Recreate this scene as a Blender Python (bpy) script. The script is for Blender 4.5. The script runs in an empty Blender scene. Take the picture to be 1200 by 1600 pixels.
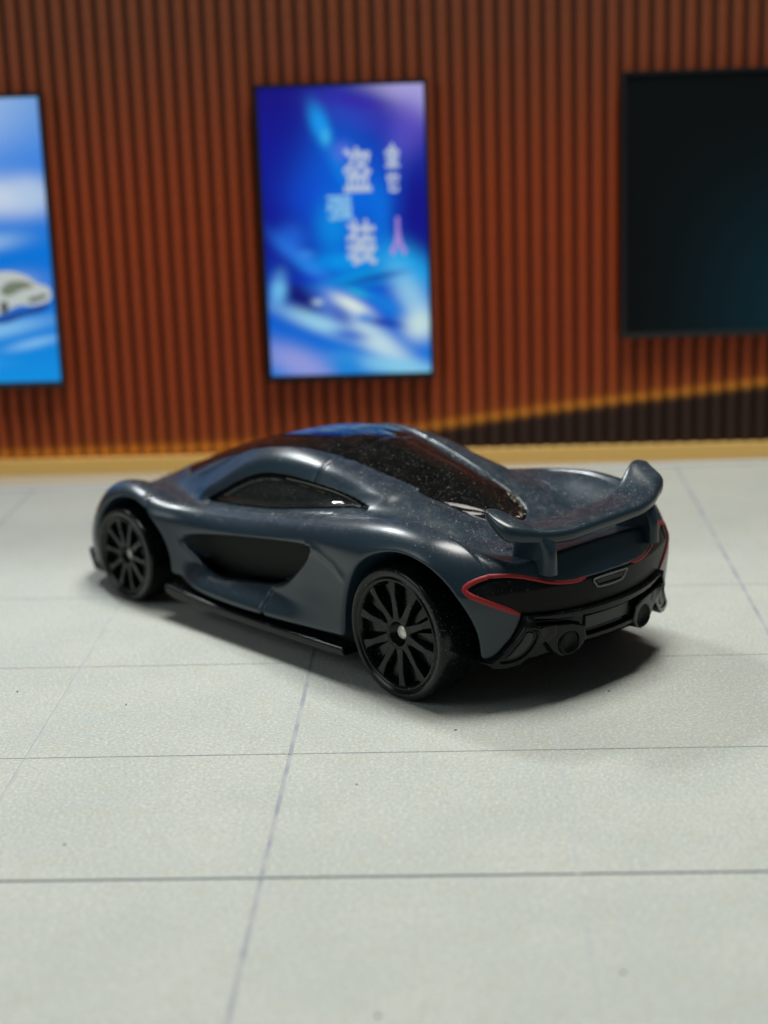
import bpy, math, random, numpy as np
from mathutils import Matrix, Vector
# one Blender unit is one centimetre
# ---------------------------------------------------------------- camera
CAM_R=(0.999385,-0.008932,-0.033903); CAM_U=(0.035060,0.254611,0.966408); CAM_F=(0.000000,0.967002,-0.254768)
CAM_H=5.22465; CAM_FPX=2650.90
sc = bpy.context.scene; COL = sc.collection
cam = bpy.data.cameras.new('camera'); co = bpy.data.objects.new('camera', cam); COL.objects.link(co); sc.camera = co
Mx = Matrix((CAM_R, CAM_U, tuple(-a for a in CAM_F))).transposed().to_4x4(); Mx.translation = (0, 0, CAM_H); co.matrix_world = Mx
cam.sensor_fit = 'VERTICAL'; cam.sensor_height = 24; cam.sensor_width = 18; cam.lens = 24 * CAM_FPX / 1600
cam.clip_start = .1; cam.clip_end = 1000
cam.dof.use_dof = True; cam.dof.focus_distance = 13.9; cam.dof.aperture_fstop = .205
# ---------------------------------------------------------------- light: a desk lamp high above, dim room around
w = bpy.data.worlds.new('World'); sc.world = w; w.use_nodes = True
bg = w.node_tree.nodes['Background']; bg.inputs[0].default_value = (.80, .95, 1.0, 1); bg.inputs[1].default_value = .05
def area(name, loc, tgt, sx, sy, e, colr):
    l = bpy.data.lights.new(name, 'AREA'); l.shape = 'RECTANGLE'; l.size = sx; l.size_y = sy; l.energy = e; l.color = colr
    ob = bpy.data.objects.new(name, l); COL.objects.link(ob); ob.location = loc
    ob.rotation_euler = (Vector(tgt) - Vector(loc)).to_track_quat('-Z', 'Y').to_euler(); return ob
area('ceiling_lamp', (3.2, 15.6, 25), (1.5, 14, 0), 9.5, 9.5, 7000, (1, .985, .93))
area('side_fill', (-26, 6, 16), (1, 15, 1), 14, 14, 1600, (.88, .97, 1))  # soft fill added for the light of the surroundings on the left
area('back_lamp', (-9, 27.5, 17.5), (1, 14.5, 1), 2.2, 2.2, 2100, (.93, .98, 1))
sc.view_settings.view_transform = 'Standard'; sc.view_settings.look = 'None'
sc.view_settings.exposure = 0.0; sc.view_settings.gamma = 1

# ---------------------------------------------------------------- numpy geometry kit
def pchip(xk, yk, x):
    """monotone cubic through (xk, yk[...]) ; yk may have trailing axes"""
    xk = np.asarray(xk, float); yk = np.asarray(yk, float)
    if xk[0] > xk[-1]: xk = xk[::-1]; yk = yk[::-1]
    h = np.diff(xk); sh = (-1,) + (1,) * (yk.ndim - 1); hh = h.reshape(sh)
    d = np.diff(yk, axis=0) / hh
    m = np.zeros_like(yk)
    w1 = 2 * hh[1:] + hh[:-1]; w2 = hh[1:] + 2 * hh[:-1]
    ok = d[:-1] * d[1:] > 0
    with np.errstate(all='ignore'):
        mm = (w1 + w2) / (w1 / d[:-1] + w2 / d[1:])
    m[1:-1] = np.where(ok, mm, 0.0); m[0] = d[0]; m[-1] = d[-1]
    x = np.clip(np.asarray(x, float), xk[0], xk[-1])
    i = np.clip(np.searchsorted(xk, x) - 1, 0, len(h) - 1)
    t = ((x - xk[i]) / h[i]); tt = t.reshape(t.shape + (1,) * (yk.ndim - 1)); hi = h[i].reshape(tt.shape)
    t2 = tt * tt; t3 = t2 * tt
    return (2*t3-3*t2+1)*yk[i] + (t3-2*t2+tt)*hi*m[i] + (-2*t3+3*t2)*yk[i+1] + (t3-t2)*hi*m[i+1]

def crom(xk, yk, x):
    """smooth (non monotone) cubic, finite difference tangents"""
    xk = np.asarray(xk, float); yk = np.asarray(yk, float)
    if xk[0] > xk[-1]: xk = xk[::-1]; yk = yk[::-1]
    h = np.diff(xk); m = np.gradient(yk, xk, axis=0)
    x = np.clip(np.asarray(x, float), xk[0], xk[-1])
    i = np.clip(np.searchsorted(xk, x) - 1, 0, len(h) - 1)
    t = ((x - xk[i]) / h[i]); tt = t.reshape(t.shape + (1,) * (yk.ndim - 1)); hi = h[i].reshape(tt.shape)
    t2 = tt * tt; t3 = t2 * tt
    return (2*t3-3*t2+1)*yk[i] + (t3-2*t2+tt)*hi*m[i] + (-2*t3+3*t2)*yk[i+1] + (t3-t2)*hi*m[i+1]

def smax(a, b, k):
    h = np.maximum(k - np.abs(a - b), 0) / k
    return np.maximum(a, b) + h * h * k * 0.25
def smin(a, b, k): return -smax(-a, -b, k)
def sstep(a, b, x):
    t = np.clip((x - a) / (b - a), 0, 1); return t * t * (3 - 2 * t)

def poly_sdf(poly, X, Y):
    """signed distance (negative inside) to a closed polygon"""
    P = np.asarray(poly, float); d = np.full(X.shape, 1e9); s = np.zeros(X.shape, bool)
    for a, b in zip(P, np.roll(P, -1, 0)):
        ex, ey = b - a; wx = X - a[0]; wy = Y - a[1]
        t = np.clip((wx * ex + wy * ey) / (ex * ex + ey * ey + 1e-12), 0, 1)
        d = np.minimum(d, (wx - t * ex) ** 2 + (wy - t * ey) ** 2)
        c = (a[1] > Y) != (b[1] > Y)
        with np.errstate(all='ignore'):
            xi = a[0] + (Y - a[1]) * ex / (ey if ey != 0 else 1e-12)
        s ^= c & (X < xi)
    return np.where(s, -1, 1) * np.sqrt(d)

def curve(pts, n=6, closed=True):
    """Catmull-Rom resample of a 2-D or 3-D control polygon"""
    P = np.asarray(pts, float); N = len(P); out = []
    segs = range(N if closed else N - 1)
    for i in segs:
        if closed: p0, p1, p2, p3 = P[i-1], P[i], P[(i+1) % N], P[(i+2) % N]
        else: p0, p1, p2, p3 = P[max(i-1, 0)], P[i], P[i+1], P[min(i+2, N-1)]
        for k in range(n):
            t = k / n
            out.append(.5 * (2*p1 + (p2-p0)*t + (2*p0-5*p1+4*p2-p3)*t*t + (3*p1-p0-3*p2+p3)*t**3))
    if not closed: out.append(P[-1])
    return np.array(out)

def nets(F, org, h, mirror=False):
    """naive surface nets on scalar grid F[x,y,z] (negative = inside) -> verts, quads, normals"""
    if mirror:                                  # F covers y >= 0, sample 0 at y = 0
        F = np.concatenate([F[:, :0:-1], F], axis=1); org = np.array([org[0], -(F.shape[1] // 2) * h, org[2]])
    F = F.astype(np.float32)
    F = np.where(F == 0, np.float32(1e-6), F)
    s = F < 0
    cnt = np.zeros([n - 1 for n in F.shape], np.uint8)
    for i in (0, 1):
        for j in (0, 1):
            for k in (0, 1):
                cnt += s[i:F.shape[0]-1+i, j:F.shape[1]-1+j, k:F.shape[2]-1+k]
    act = (cnt > 0) & (cnt < 8)
    I = np.argwhere(act); idx = np.full(act.shape, -1, np.int32); idx[act] = np.arange(len(I))
    V = np.zeros((len(I), 3)); n = np.zeros(len(I))
    cor = [np.array(c) for c in ((0,0,0),(1,0,0),(0,1,0),(1,1,0),(0,0,1),(1,0,1),(0,1,1),(1,1,1))]
    val = [F[I[:,0]+c[0], I[:,1]+c[1], I[:,2]+c[2]].astype(float) for c in cor]
    for a, b in ((0,1),(2,3),(4,5),(6,7),(0,2),(1,3),(4,6),(5,7),(0,4),(1,5),(2,6),(3,7)):
        va, vb = val[a], val[b]; m = (va < 0) != (vb < 0)
        t = np.where(m, va / np.where(m, va - vb, 1), 0)
        V += m[:, None] * (cor[a] + t[:, None] * (cor[b] - cor[a])); n += m
    V = V / n[:, None] + I
    quads = []
    for ax in range(3):
        A = [slice(None)] * 3; B = [slice(None)] * 3; A[ax] = slice(0, -1); B[ax] = slice(1, None)
        sa, sb = s[tuple(A)], s[tuple(B)]
        E = np.argwhere(sa != sb); u, v = [(1,2),(2,0),(0,1)][ax]
        keep = (E[:,u] > 0) & (E[:,v] > 0) & (E[:,u] < F.shape[u]-1) & (E[:,v] < F.shape[v]-1); E = E[keep]
        if not len(E): continue
        flip = sb[E[:,0], E[:,1], E[:,2]]
        def at(du, dv):
            Q = E.copy(); Q[:,u] += du; Q[:,v] += dv; return idx[Q[:,0], Q[:,1], Q[:,2]]
        q = np.stack([at(-1,-1), at(0,-1), at(0,0), at(-1,0)], 1)
        q[flip] = q[flip][:, ::-1]; quads.append(q)
    Q = np.concatenate(quads)
    def tri(V):
        j = np.clip(V.astype(int), 0, np.array(F.shape) - 2); t = V - j; out = 0
        for c in cor:
            w = np.prod(np.where(c, t, 1 - t), 1); out = out + w * F[j[:,0]+c[0], j[:,1]+c[1], j[:,2]+c[2]]
        return out
    def grad(V, e=0.5):
        g = np.stack([tri(V + e*d) - tri(V - e*d) for d in np.eye(3)], 1); return g
    V0 = V.copy()
    for _ in range(2):
        g = grad(V, .35); gn = (g ** 2).sum(1) / .7 ** 2 + 1e-9
        V = V - .7 * np.clip(tri(V) / gn, -.4, .4)[:, None] * g / .7
        V = V0 + np.clip(V - V0, -.5, .5)
    N = grad(V, .8); N /= np.linalg.norm(N, axis=1)[:, None] + 1e-9
    return V * h + org, Q, N

# ---------------------------------------------------------------- materials
def material(name, base, rough=.5, metal=0, coat=0, coat_rough=.1, spec=.5, emit=None, estr=1):
    m = bpy.data.materials.new(name); m.use_nodes = True; b = m.node_tree.nodes['Principled BSDF']
    b.inputs['Base Color'].default_value = (*base, 1); b.inputs['Roughness'].default_value = rough; b.inputs['Metallic'].default_value = metal
    b.inputs['Coat Weight'].default_value = coat; b.inputs['Coat Roughness'].default_value = coat_rough; b.inputs['Specular IOR Level'].default_value = spec
    if emit: b.inputs['Emission Color'].default_value = (*emit, 1); b.inputs['Emission Strength'].default_value = estr
    return m
class NT:
    def __init__(s, m): s.m = m; s.t = m.node_tree; s.b = s.t.nodes['Principled BSDF']
    def n(s, typ, **kw):
        nd = s.t.nodes.new(typ)
        for k, v in kw.items():
            if k.startswith('i_'): nd.inputs[k[2:].replace('_', ' ')].default_value = v
            else: setattr(nd, k, v)
        return nd
    def l(s, a, b): s.t.links.new(a, b)
    def math(s, op, a, b=None, c=None):
        nd = s.t.nodes.new('ShaderNodeMath'); nd.operation = op
        for i, v in enumerate((a, b, c)):
            if v is None: continue
            if isinstance(v, (int, float)): nd.inputs[i].default_value = v
            else: s.l(v, nd.inputs[i])
        return nd.outputs[0]
    def ramp(s, v, a, b, x=0., y=1.):
        nd = s.t.nodes.new('ShaderNodeMapRange'); nd.interpolation_type = 'SMOOTHSTEP'; s.l(v, nd.inputs[0])
        for i, q in zip((1, 2, 3, 4), (a, b, x, y)): nd.inputs[i].default_value = q
        return nd.outputs[0]
    def mix(s, f, a, b):
        nd = s.t.nodes.new('ShaderNodeMix'); nd.data_type = 'RGBA'
        for sock, v in ((nd.inputs[0], f), (nd.inputs[6], a), (nd.inputs[7], b)):
            if isinstance(v, (int, float)): sock.default_value = v
            elif isinstance(v, tuple): sock.default_value = (*v, 1) if len(v) == 3 else v
            else: s.l(v, sock)
        return nd.outputs[2]
    def noise(s, co, scale, detail=2, rough=.5):
        nd = s.n('ShaderNodeTexNoise'); nd.inputs['Scale'].default_value = scale; nd.inputs['Detail'].default_value = detail; nd.inputs['Roughness'].default_value = rough
        if co is not None: s.l(co, nd.inputs['Vector'])
        return nd.outputs[0]
def dusty(m, amount=1., fine=1., up=(.25, .85), dustcol=(.42, .42, .42)):
    """specks, short lint and powder that settle on the upward faces"""
    t = NT(m); b = t.b; base = tuple(b.inputs['Base Color'].default_value); r0 = b.inputs['Roughness'].default_value
    tc = t.n('ShaderNodeTexCoord').outputs['Object']; g = t.n('ShaderNodeNewGeometry').outputs['Normal']
    sp = t.n('ShaderNodeSeparateXYZ'); t.l(g, sp.inputs[0]); upw = t.ramp(sp.outputs[2], *up)
    wob = t.noise(tc, 9, 2); mk = t.ramp(wob, .36, .70)
    out = None
    for sc_, lo, hi, thr in ((13, .040, .065, .62), (24, .06, .11, .50), (54, .10, .17, .55)):
        v = t.n('ShaderNodeTexVoronoi'); v.inputs['Scale'].default_value = sc_; t.l(tc, v.inputs['Vector'])
        s1 = t.n('ShaderNodeSeparateColor'); t.l(v.outputs['Color'], s1.inputs[0])
        d = t.math('MULTIPLY', t.ramp(v.outputs['Distance'], lo, hi, 1, 0), t.ramp(s1.outputs[0], thr, thr + .02))
        d = t.math('MULTIPLY', d, t.ramp(s1.outputs[1], 0, 1, .25, 1))
        out = d if out is None else t.math('MAXIMUM', out, d)
    # lint: thin curved threads
    mp = t.n('ShaderNodeMapping'); t.l(tc, mp.inputs[0]); mp.inputs['Scale'].default_value = (1, 1, .6)
    wn = t.n('ShaderNodeTexNoise'); wn.inputs['Scale'].default_value = 14; t.l(mp.outputs[0], wn.inputs['Vector'])
    th = t.math('ABSOLUTE', t.math('SUBTRACT', wn.outputs[0], .5)); th = t.ramp(th, .0, .006, 1, 0)
    th = t.math('MULTIPLY', th, t.ramp(t.noise(tc, 23, 1), .66, .70)); out = t.math('MAXIMUM', out, t.math('MULTIPLY', th, .8))
    up2 = t.math('ADD', t.math('MULTIPLY', upw, .9), .06)
    out = t.math('MULTIPLY', t.math('MULTIPLY', out, up2), amount)
    pw = t.math('MULTIPLY', t.ramp(t.noise(tc, 150, 2, .8), .57, .68), t.math('MULTIPLY', mk, upw)); pw = t.math('MULTIPLY', pw, .5 * fine)
    f = t.math('MINIMUM', t.math('ADD', out, pw), 1)
    t.l(t.mix(f, base, dustcol), b.inputs['Base Color'])
    t.l(t.math('ADD', t.math('MULTIPLY', f, .5), r0), b.inputs['Roughness'])
    return t, tc
def grain(m, scale, strength, dist=.002, detail=2):
    t = NT(m); tc = t.n('ShaderNodeTexCoord').outputs['Object']; bp = t.n('ShaderNodeBump'); bp.inputs['Strength'].default_value = strength; bp.inputs['Distance'].default_value = dist
    t.l(t.noise(tc, scale, detail), bp.inputs['Height']); t.l(bp.outputs[0], t.b.inputs['Normal']); return t, tc
M = {}
M['paint'] = material('grey_blue_paint', (.0115, .025, .037), .29, 0, 0, 0, .5)
M['paint'].node_tree.nodes['Principled BSDF'].inputs['Metallic'].default_value = .0; dusty(M['paint'], 1.3, .8, (.50, .97), (.60, .60, .58))
grain(M['paint'], 60, .10, .003)
M['plastic'] = material('black_plastic', (.0025, .004, .0045), .25, spec=.25); dusty(M['plastic'], .5, .2, (.5, 1))
M['wheelplastic'] = material('wheel_plastic', (.004, .0055, .006), .20, spec=.27); dusty(M['wheelplastic'], .6, 0, (-2, -1))
M['matte'] = material('matt_black', (.006, .008, .008), .75)
M['mesh'] = material('black_textured_paint', (.0022, .003, .0035), .40, spec=.16); dusty(M['mesh'], .45, .3, (-.2, .6)); 
M['panelgrey'] = material('dark_panel', (.012, .016, .015), .45)
M['glass'] = material('smoked_clear_plastic', (.004, .004, .004), .11, 0, 0, .04, .20); dusty(M['glass'], .75, .25, (.1, .8), (.5, .48, .42))
M['window'] = material('smoked_window', (.010, .012, .011), .09, 0, .5, .05); dusty(M['window'], .5, .25, (.0, .5), (.5, .5, .46))
M['pipe'] = material('exhaust_black', (.004, .006, .006), .5, spec=.2); M['intake'] = material('intake_black', (.004, .0055, .005), .5, spec=.16)
M['red'] = material('red_print', (.26, .006, .009), .5)
M['badge'] = material('silver_print', (.12, .135, .135), .45, .2)
M['pin'] = material('axle_metal', (.78, .76, .66), .4, .4)
M['rim'] = material('clear_moulded_edge', (.30, .30, .25), .25, .3); M['lens'] = material('cracked_plastic', (.26, .24, .18), .25, .4)

# ---------------------------------------------------------------- object helpers
def link(name, me, mat=None, parent=None):
    if mat is not None and me is not None: me.materials.append(mat)
    o = bpy.data.objects.new(name, me); COL.objects.link(o)
    if parent is not None: o.parent = parent
    return o
def mesh(name, V, Fc, N=None, smooth=True, scale=.1):
    me = bpy.data.meshes.new(name); V = np.asarray(V, float) * scale
    me.from_pydata(V.tolist(), [], [list(map(int, f)) for f in Fc] if not isinstance(Fc, np.ndarray) else Fc.tolist())
    if smooth: me.shade_smooth()
    if N is not None: me.normals_split_custom_set_from_vertices(N.tolist())
    return me
def field_obj(name, F, org, h, mat, parent, mirror=False, side=1):
    V, Q, N = nets(F, org, h, mirror)
    if side < 0: V = V * [1, -1, 1]; N = N * [1, -1, 1]; Q = Q[:, ::-1]
    return link(name, mesh(name, V, Q, N), mat, parent)
def tag(o, label, cat, group=None):
    o['label'] = label; o['category'] = cat
    if group: o['group'] = group
    return o
def lathe(prof, n=96):
    """profile (radius, y) revolved about the y axis -> verts, faces"""
    V = []; F = []; m = len(prof)
    for i in range(n):
        a = 2 * math.pi * i / n
        for r, y in prof: V.append((r * math.cos(a), y, r * math.sin(a)))
    for i in range(n):
        for j in range(m - 1):
            a, b = i * m + j, ((i + 1) % n) * m + j; F.append((a, a + 1, b + 1, b))
    return V, F
def box(x0, x1, y0, y1, z0, z1):
    V = [(x, y, z) for x in (x0, x1) for y in (y0, y1) for z in (z0, z1)]
    F = [(0, 1, 3, 2), (4, 6, 7, 5), (0, 4, 5, 1), (2, 3, 7, 6), (0, 2, 6, 4), (1, 5, 7, 3)]
    return V, F
def prism(poly, y0, y1, f=lambda p, y: (p[0], y, p[1])):
    n = len(poly); V = [f(p, y0) for p in poly] + [f(p, y1) for p in poly]
    F = [tuple(range(n))[::-1], tuple(range(n, 2 * n))] + [(i, (i + 1) % n, n + (i + 1) % n, n + i) for i in range(n)]
    return V, F
def bevel(o, wd, seg=2, ang=35):
    m = o.modifiers.new('bevel', 'BEVEL'); m.width = wd; m.segments = seg; m.limit_method = 'ANGLE'; m.angle_limit = math.radians(ang); return o
def tube(P, r, n=8, closed=False):
    P = np.asarray(P, float); V = []; F = []; K = len(P)
    for i in range(K):
        t = (P[(i+1) % K] - P[i-1]) if closed else P[min(i+1, K-1)] - P[max(i-1, 0)]; t /= np.linalg.norm(t) + 1e-9
        u = np.cross(t, [0.13, .2, .97]); u /= np.linalg.norm(u); v = np.cross(t, u)
        for k in range(n): a = 2*math.pi*k/n; V.append(P[i] + r * (math.cos(a) * u + math.sin(a) * v))
    for i in range(K if closed else K - 1):
        for k in range(n): F.append((i*n+k, i*n+(k+1) % n, ((i+1) % K)*n+(k+1) % n, ((i+1) % K)*n+k))
    if not closed: F.append(tuple(range(n))[::-1]); F.append(tuple((K-1)*n+k for k in range(n)))
    return V, F

# ================================================================ THE PLACE
GY = math.radians(-2.746183); S_ = 2.1050315; GX, GYY = -3.0064144, 10.4492043
def grid(u, v, z=0): return (GX + u*math.cos(GY) - v*math.sin(GY), GYY + u*math.sin(GY) + v*math.cos(GY), z)
root_m = Matrix.Translation((GX, GYY, 0)) @ Matrix.Rotation(GY, 4, 'Z')
# floor: pale printed slabs with fine joints, lying on a filler sheet
def floor_material():
    m = material('pale_floor', (.52, .55, .50), .62, spec=.35); t = NT(m)
    tc = t.n('ShaderNodeNewGeometry').outputs['Position']
    a = t.noise(tc, 1.1, 3); b = t.noise(tc, 26, 3, .65); c = t.noise(tc, 5, 2)
    base = t.mix(t.ramp(a, .35, .65), (.440, .475, .430), (.50, .52, .465)); base = t.mix(t.ramp(c, .50, .70, 0, .55), base, (.46, .45, .36)); base = t.mix(t.ramp(t.noise(tc, 2.2, 4, .6), .52, .72, 0, .5), base, (.44, .47, .46))
    base = t.mix(t.ramp(b, .35, .65, 0, .5), base, (.38, .41, .40)); base = t.mix(t.ramp(t.noise(tc, 40, 3, .75), .50, .60, 0, .7), base, (.33, .35, .33)); base = t.mix(t.ramp(t.noise(tc, 34, 3, .7), .53, .63, 0, .6), base, (.66, .66, .58))
    v = t.n('ShaderNodeTexVoronoi'); v.inputs['Scale'].default_value = 2.3; t.l(tc, v.inputs['Vector']); s1 = t.n('ShaderNodeSeparateColor'); t.l(v.outputs['Color'], s1.inputs[0])
    st = t.math('MULTIPLY', t.ramp(v.outputs['Distance'], .06, .16, 1, 0), t.ramp(s1.outputs[0], .80, .84)); base = t.mix(t.math('MULTIPLY', st, .25), base, (.40, .36, .24))
    t.l(base, t.b.inputs['Base Color'])
    bp = t.n('ShaderNodeBump'); bp.inputs['Strength'].default_value = .8; bp.inputs['Distance'].default_value = .014
    t.l(t.noise(tc, 36, 3, .65), bp.inputs['Height']); t.l(bp.outputs[0], t.b.inputs['Normal']); return m
M['floor'] = floor_material()
def joint_material():
    m = material('joint', (.2, .2, .2), .8, spec=.2); t = NT(m); sp = t.n('ShaderNodeSeparateXYZ'); t.l(t.n('ShaderNodeTexCoord').outputs['Object'], sp.inputs[0])
    d = t.math('ABSOLUTE', t.math('SUBTRACT', t.math('FRACT', t.math('ADD', t.math('DIVIDE', sp.outputs[0], S_), .5)), .5))      # distance to the nearest column line
    q = t.n('ShaderNodeTexNoise'); q.inputs['Scale'].default_value = 3.2; t.l(t.n('ShaderNodeTexCoord').outputs['Object'], q.inputs['Vector'])
    light = t.mix(t.ramp(q.outputs[0], .3, .7), (.27, .29, .33), (.40, .42, .42)); dark = t.mix(t.ramp(q.outputs[0], .35, .6), (.12, .14, .16), (.30, .32, .32))
    kx = t.math('ROUND', t.math('DIVIDE', sp.outputs[0], S_)); fa = t.math('LESS_THAN', t.math('ABSOLUTE', t.math('SUBTRACT', t.math('ABSOLUTE', t.math('SUBTRACT', kx, 1)), 1)), .5); dark = t.mix(t.math('LESS_THAN', t.math('ABSOLUTE', sp.outputs[1]), .3), dark, (.07, .10, .12)); light = t.mix(t.math('MULTIPLY', fa, .55), light, (.50, .53, .48))
    ky = t.math('ROUND', t.math('DIVIDE', sp.outputs[1], S_)); dark = t.mix(t.math('MULTIPLY', t.math('GREATER_THAN', ky, 1.5), .55), dark, (.48, .51, .46))
    dy = t.math('ABSOLUTE', t.math('SUBTRACT', t.math('FRACT', t.math('ADD', t.math('DIVIDE', sp.outputs[1], S_), .5)), .5)); nr = t.math('LESS_THAN', dy, .0045)
    t.l(t.mix(t.math('MAXIMUM', t.ramp(d, .010, .013), nr), light, dark), t.b.inputs['Base Color']); return m
fl = link('floor', None); fl.matrix_world = root_m; fl['kind'] = 'structure'
V, Fc = box(-90, 90, -60, 120, -1.2, -.4); link('table_top', mesh('table_top', V, Fc, smooth=False, scale=1), M['floor'], fl)
V, Fc = box(-5*S_, 9*S_, -6*S_, 12.3, -.4, -.0035); link('joint_filler', mesh('joint_filler', V, Fc, smooth=False, scale=1), joint_material(), fl)
def edge_v(u): return float(np.interp(u, [-9, -2.7, 0, 3, 7.6, 12], [11.05, 11.12, 11.25, 11.45, 11.70, 11.75]))
slabs = {}
for i in range(-5, 9):
    for j in range(-6, 4):
        gx0, gx1 = .017, .017; x0, x1, y0, y1 = i*S_ + gx0, (i+1)*S_ - gx1, j*S_ + (.014 if j == 0 else .006), (j+1)*S_ - (.014 if j == -1 else .006)
        if i == 1: x1 -= -.008
        key = (i == 1, j == 0, j == -1)
        if j == 3:
            if y0 >= edge_v(x0): continue
            V = [(x0, y0), (x1, y0), (x1, 11.9), (x0, 11.9)]; V = [(a, b, z) for z in (-.03, 0) for a, b in V]
            Fc = [(3, 2, 1, 0), (4, 5, 6, 7), (0, 1, 5, 4), (1, 2, 6, 5), (2, 3, 7, 6), (3, 0, 4, 7)]
            link('floor_slab', mesh('floor_slab', V, Fc, smooth=False, scale=1), M['floor'], fl); continue
        if key not in slabs:
            V, Fc = box(0, x1 - x0, 0, y1 - y0, -.03, 0); slabs[key] = mesh('floor_slab', V, Fc, smooth=False, scale=1); slabs[key].materials.append(M['floor'])
        o = link('floor_slab', slabs[key], None, fl); o.location = (x0, y0, 0)
# crumbs of dirt lying on the floor
M['crumb'] = material('crumb', (.06, .045, .035), .8); rng = random.Random(4)
P0 = np.array([0, 0, CAM_H])
def on_floor(px, py):
    d = np.array(CAM_F) + (px - 600) / CAM_FPX * np.array(CAM_R) - (py - 800) / CAM_FPX * np.array(CAM_U); t = -P0[2] / d[2]; return P0 + t * d
CR = ['dark crumb on the floor just right of the car shadow, below the exhausts', 'dark crumb on the floor in front of the shadow, below the rear wheel', 'dark crumb on the floor at the far left edge, level with the rear wheel',
      'tiny crumb on the floor left of the rear wheel, short of the blue-grey seam', 'crumb alone on the left floor slab, between the two nearest cross seams', 'tiny crumb on the floor right of the blue-grey seam, below the rear wheel',
      'blurred crumb near the bottom right corner of the floor', 'blurred crumb at the bottom edge of the floor, centre']
for ci, (px, py, r) in enumerate(((951, 1080, .0085), (712, 1141, .009), (27, 1081, .009), (197, 1101, .007), (100, 1320, .009), (557, 1226, .008), (974, 1520, .012), (590, 1588, .014))):
    p = on_floor(px, py); V = []; n = 7
    for z_, rr in ((0, 1), (.6, .8)):
        for k in range(n): a = 2*math.pi*k/n; q = r * rr * rng.uniform(.7, 1.2); V.append((q*math.cos(a)*1.4, q*math.sin(a), z_ * r))
    V.append((0, 0, .95*r)); Fc = [(k, (k+1) % n, n+(k+1) % n, n+k) for k in range(n)] + [(n+k, n+(k+1) % n, 2*n) for k in range(n)] + [tuple(range(n))[::-1]]
    o = link('crumb', mesh('crumb', V, Fc, smooth=False, scale=1), M['crumb']); o.location = p; tag(o, CR[ci], 'crumb', 'crumbs of dirt on the floor')
# ---- backdrop wall of vertical ribs
wall = link('slatted_wall', None); wall.matrix_world = root_m; tag(wall, 'tall red-brown backdrop of narrow vertical ribs behind the toy car', 'backdrop wall')
VW = 11.85; PIT = .195
V, Fc = box(-9.3, 15.3, VW + .06, VW + .35, 0, 8.2)
M['board'] = material('backing_board', (.030, .011, .008), .7); link('backing_board', mesh('backing_board', V, Fc, smooth=False, scale=1), M['board'], wall)
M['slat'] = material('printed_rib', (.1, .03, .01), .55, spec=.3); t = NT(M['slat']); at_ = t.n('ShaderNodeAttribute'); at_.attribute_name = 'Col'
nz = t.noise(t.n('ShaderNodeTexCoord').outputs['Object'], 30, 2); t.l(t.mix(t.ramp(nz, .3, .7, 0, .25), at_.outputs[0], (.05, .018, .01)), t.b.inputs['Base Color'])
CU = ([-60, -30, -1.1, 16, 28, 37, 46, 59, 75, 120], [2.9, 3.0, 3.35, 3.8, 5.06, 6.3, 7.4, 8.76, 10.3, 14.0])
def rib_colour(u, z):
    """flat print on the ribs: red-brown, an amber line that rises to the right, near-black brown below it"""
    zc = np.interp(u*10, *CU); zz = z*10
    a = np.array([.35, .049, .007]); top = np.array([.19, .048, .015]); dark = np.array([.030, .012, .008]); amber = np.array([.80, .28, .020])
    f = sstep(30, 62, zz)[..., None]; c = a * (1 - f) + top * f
    gl = np.exp(-np.maximum(zz - zc, 0) / 2.2)[..., None] * .30; c = c * (1 - gl) + np.array([.55, .17, .015]) * gl  # orange glow above the amber line, printed into the rib colour
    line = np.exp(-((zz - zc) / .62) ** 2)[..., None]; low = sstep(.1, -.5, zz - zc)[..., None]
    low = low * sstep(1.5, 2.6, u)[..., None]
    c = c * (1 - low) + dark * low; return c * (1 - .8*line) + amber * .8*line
zl = np.concatenate([np.arange(.2, 1.6, .03), np.linspace(1.65, 8.1, 60)])
prof = [(-.090, .050), (-.076, .030), (-.060, .012), (-.038, -.002), (-.013, -.010), (.013, -.010), (.038, -.002), (.060, .012), (.076, .030), (.090, .050)]
for k in range(-47, 78):
    u = k * PIT + .06; V = [(px_, VW + py_, z) for z in zl for px_, py_ in prof]; m = len(prof)
    Fc = np.array([(i*m+j, i*m+j+1, (i+1)*m+j+1, (i+1)*m+j) for i in range(len(zl)-1) for j in range(m-1)])
    me = mesh('slat', V, Fc, scale=1); zz = np.repeat(zl, m); c = rib_colour(np.full_like(zz, u), zz); ln = np.exp(-((zz*10 - np.interp(u*10, *CU)) / .8) ** 2)[:, None]; c = c * (ln*.75 + (1 - ln*.75) * np.tile([.25, .42, .80, 1, 1, 1, 1, .80, .42, .25], len(zl))[:, None])  # rib edges darkened in the colour to deepen the groove shade
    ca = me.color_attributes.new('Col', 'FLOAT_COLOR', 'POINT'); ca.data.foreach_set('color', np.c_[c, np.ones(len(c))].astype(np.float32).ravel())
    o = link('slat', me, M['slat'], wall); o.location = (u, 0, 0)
M['tan'] = material('tan_skirting', (.74, .47, .14), .55); V, Fc = box(-9.3, 15.3, VW - .07, VW + .04, .02, .235)
bevel(link('skirting_board', mesh('skirting_board', V, Fc, smooth=False, scale=1), M['tan'], wall), .008)
M['beige'] = material('beige_foot', (.42, .38, .29), .6)
us = [-9.3, -2.7, 0, 3, 7.6, 15.3]; V = [(u, edge_v(u), z) for z in (0.004, .018) for u in us] + [(u, VW + .03, z) for z in (0.004, .018) for u in us]; n = len(us)
Fc = [(n+i, n+i+1, 3*n+i+1, 3*n+i) for i in range(n-1)] + [(i, i+1, n+i+1, n+i) for i in range(n-1)]
link('foot_board', mesh('foot_board', V, Fc, smooth=False, scale=1), M['beige'], wall)
M['paleedge'] = material('pale_edge', (.50, .56, .60), .4)
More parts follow.
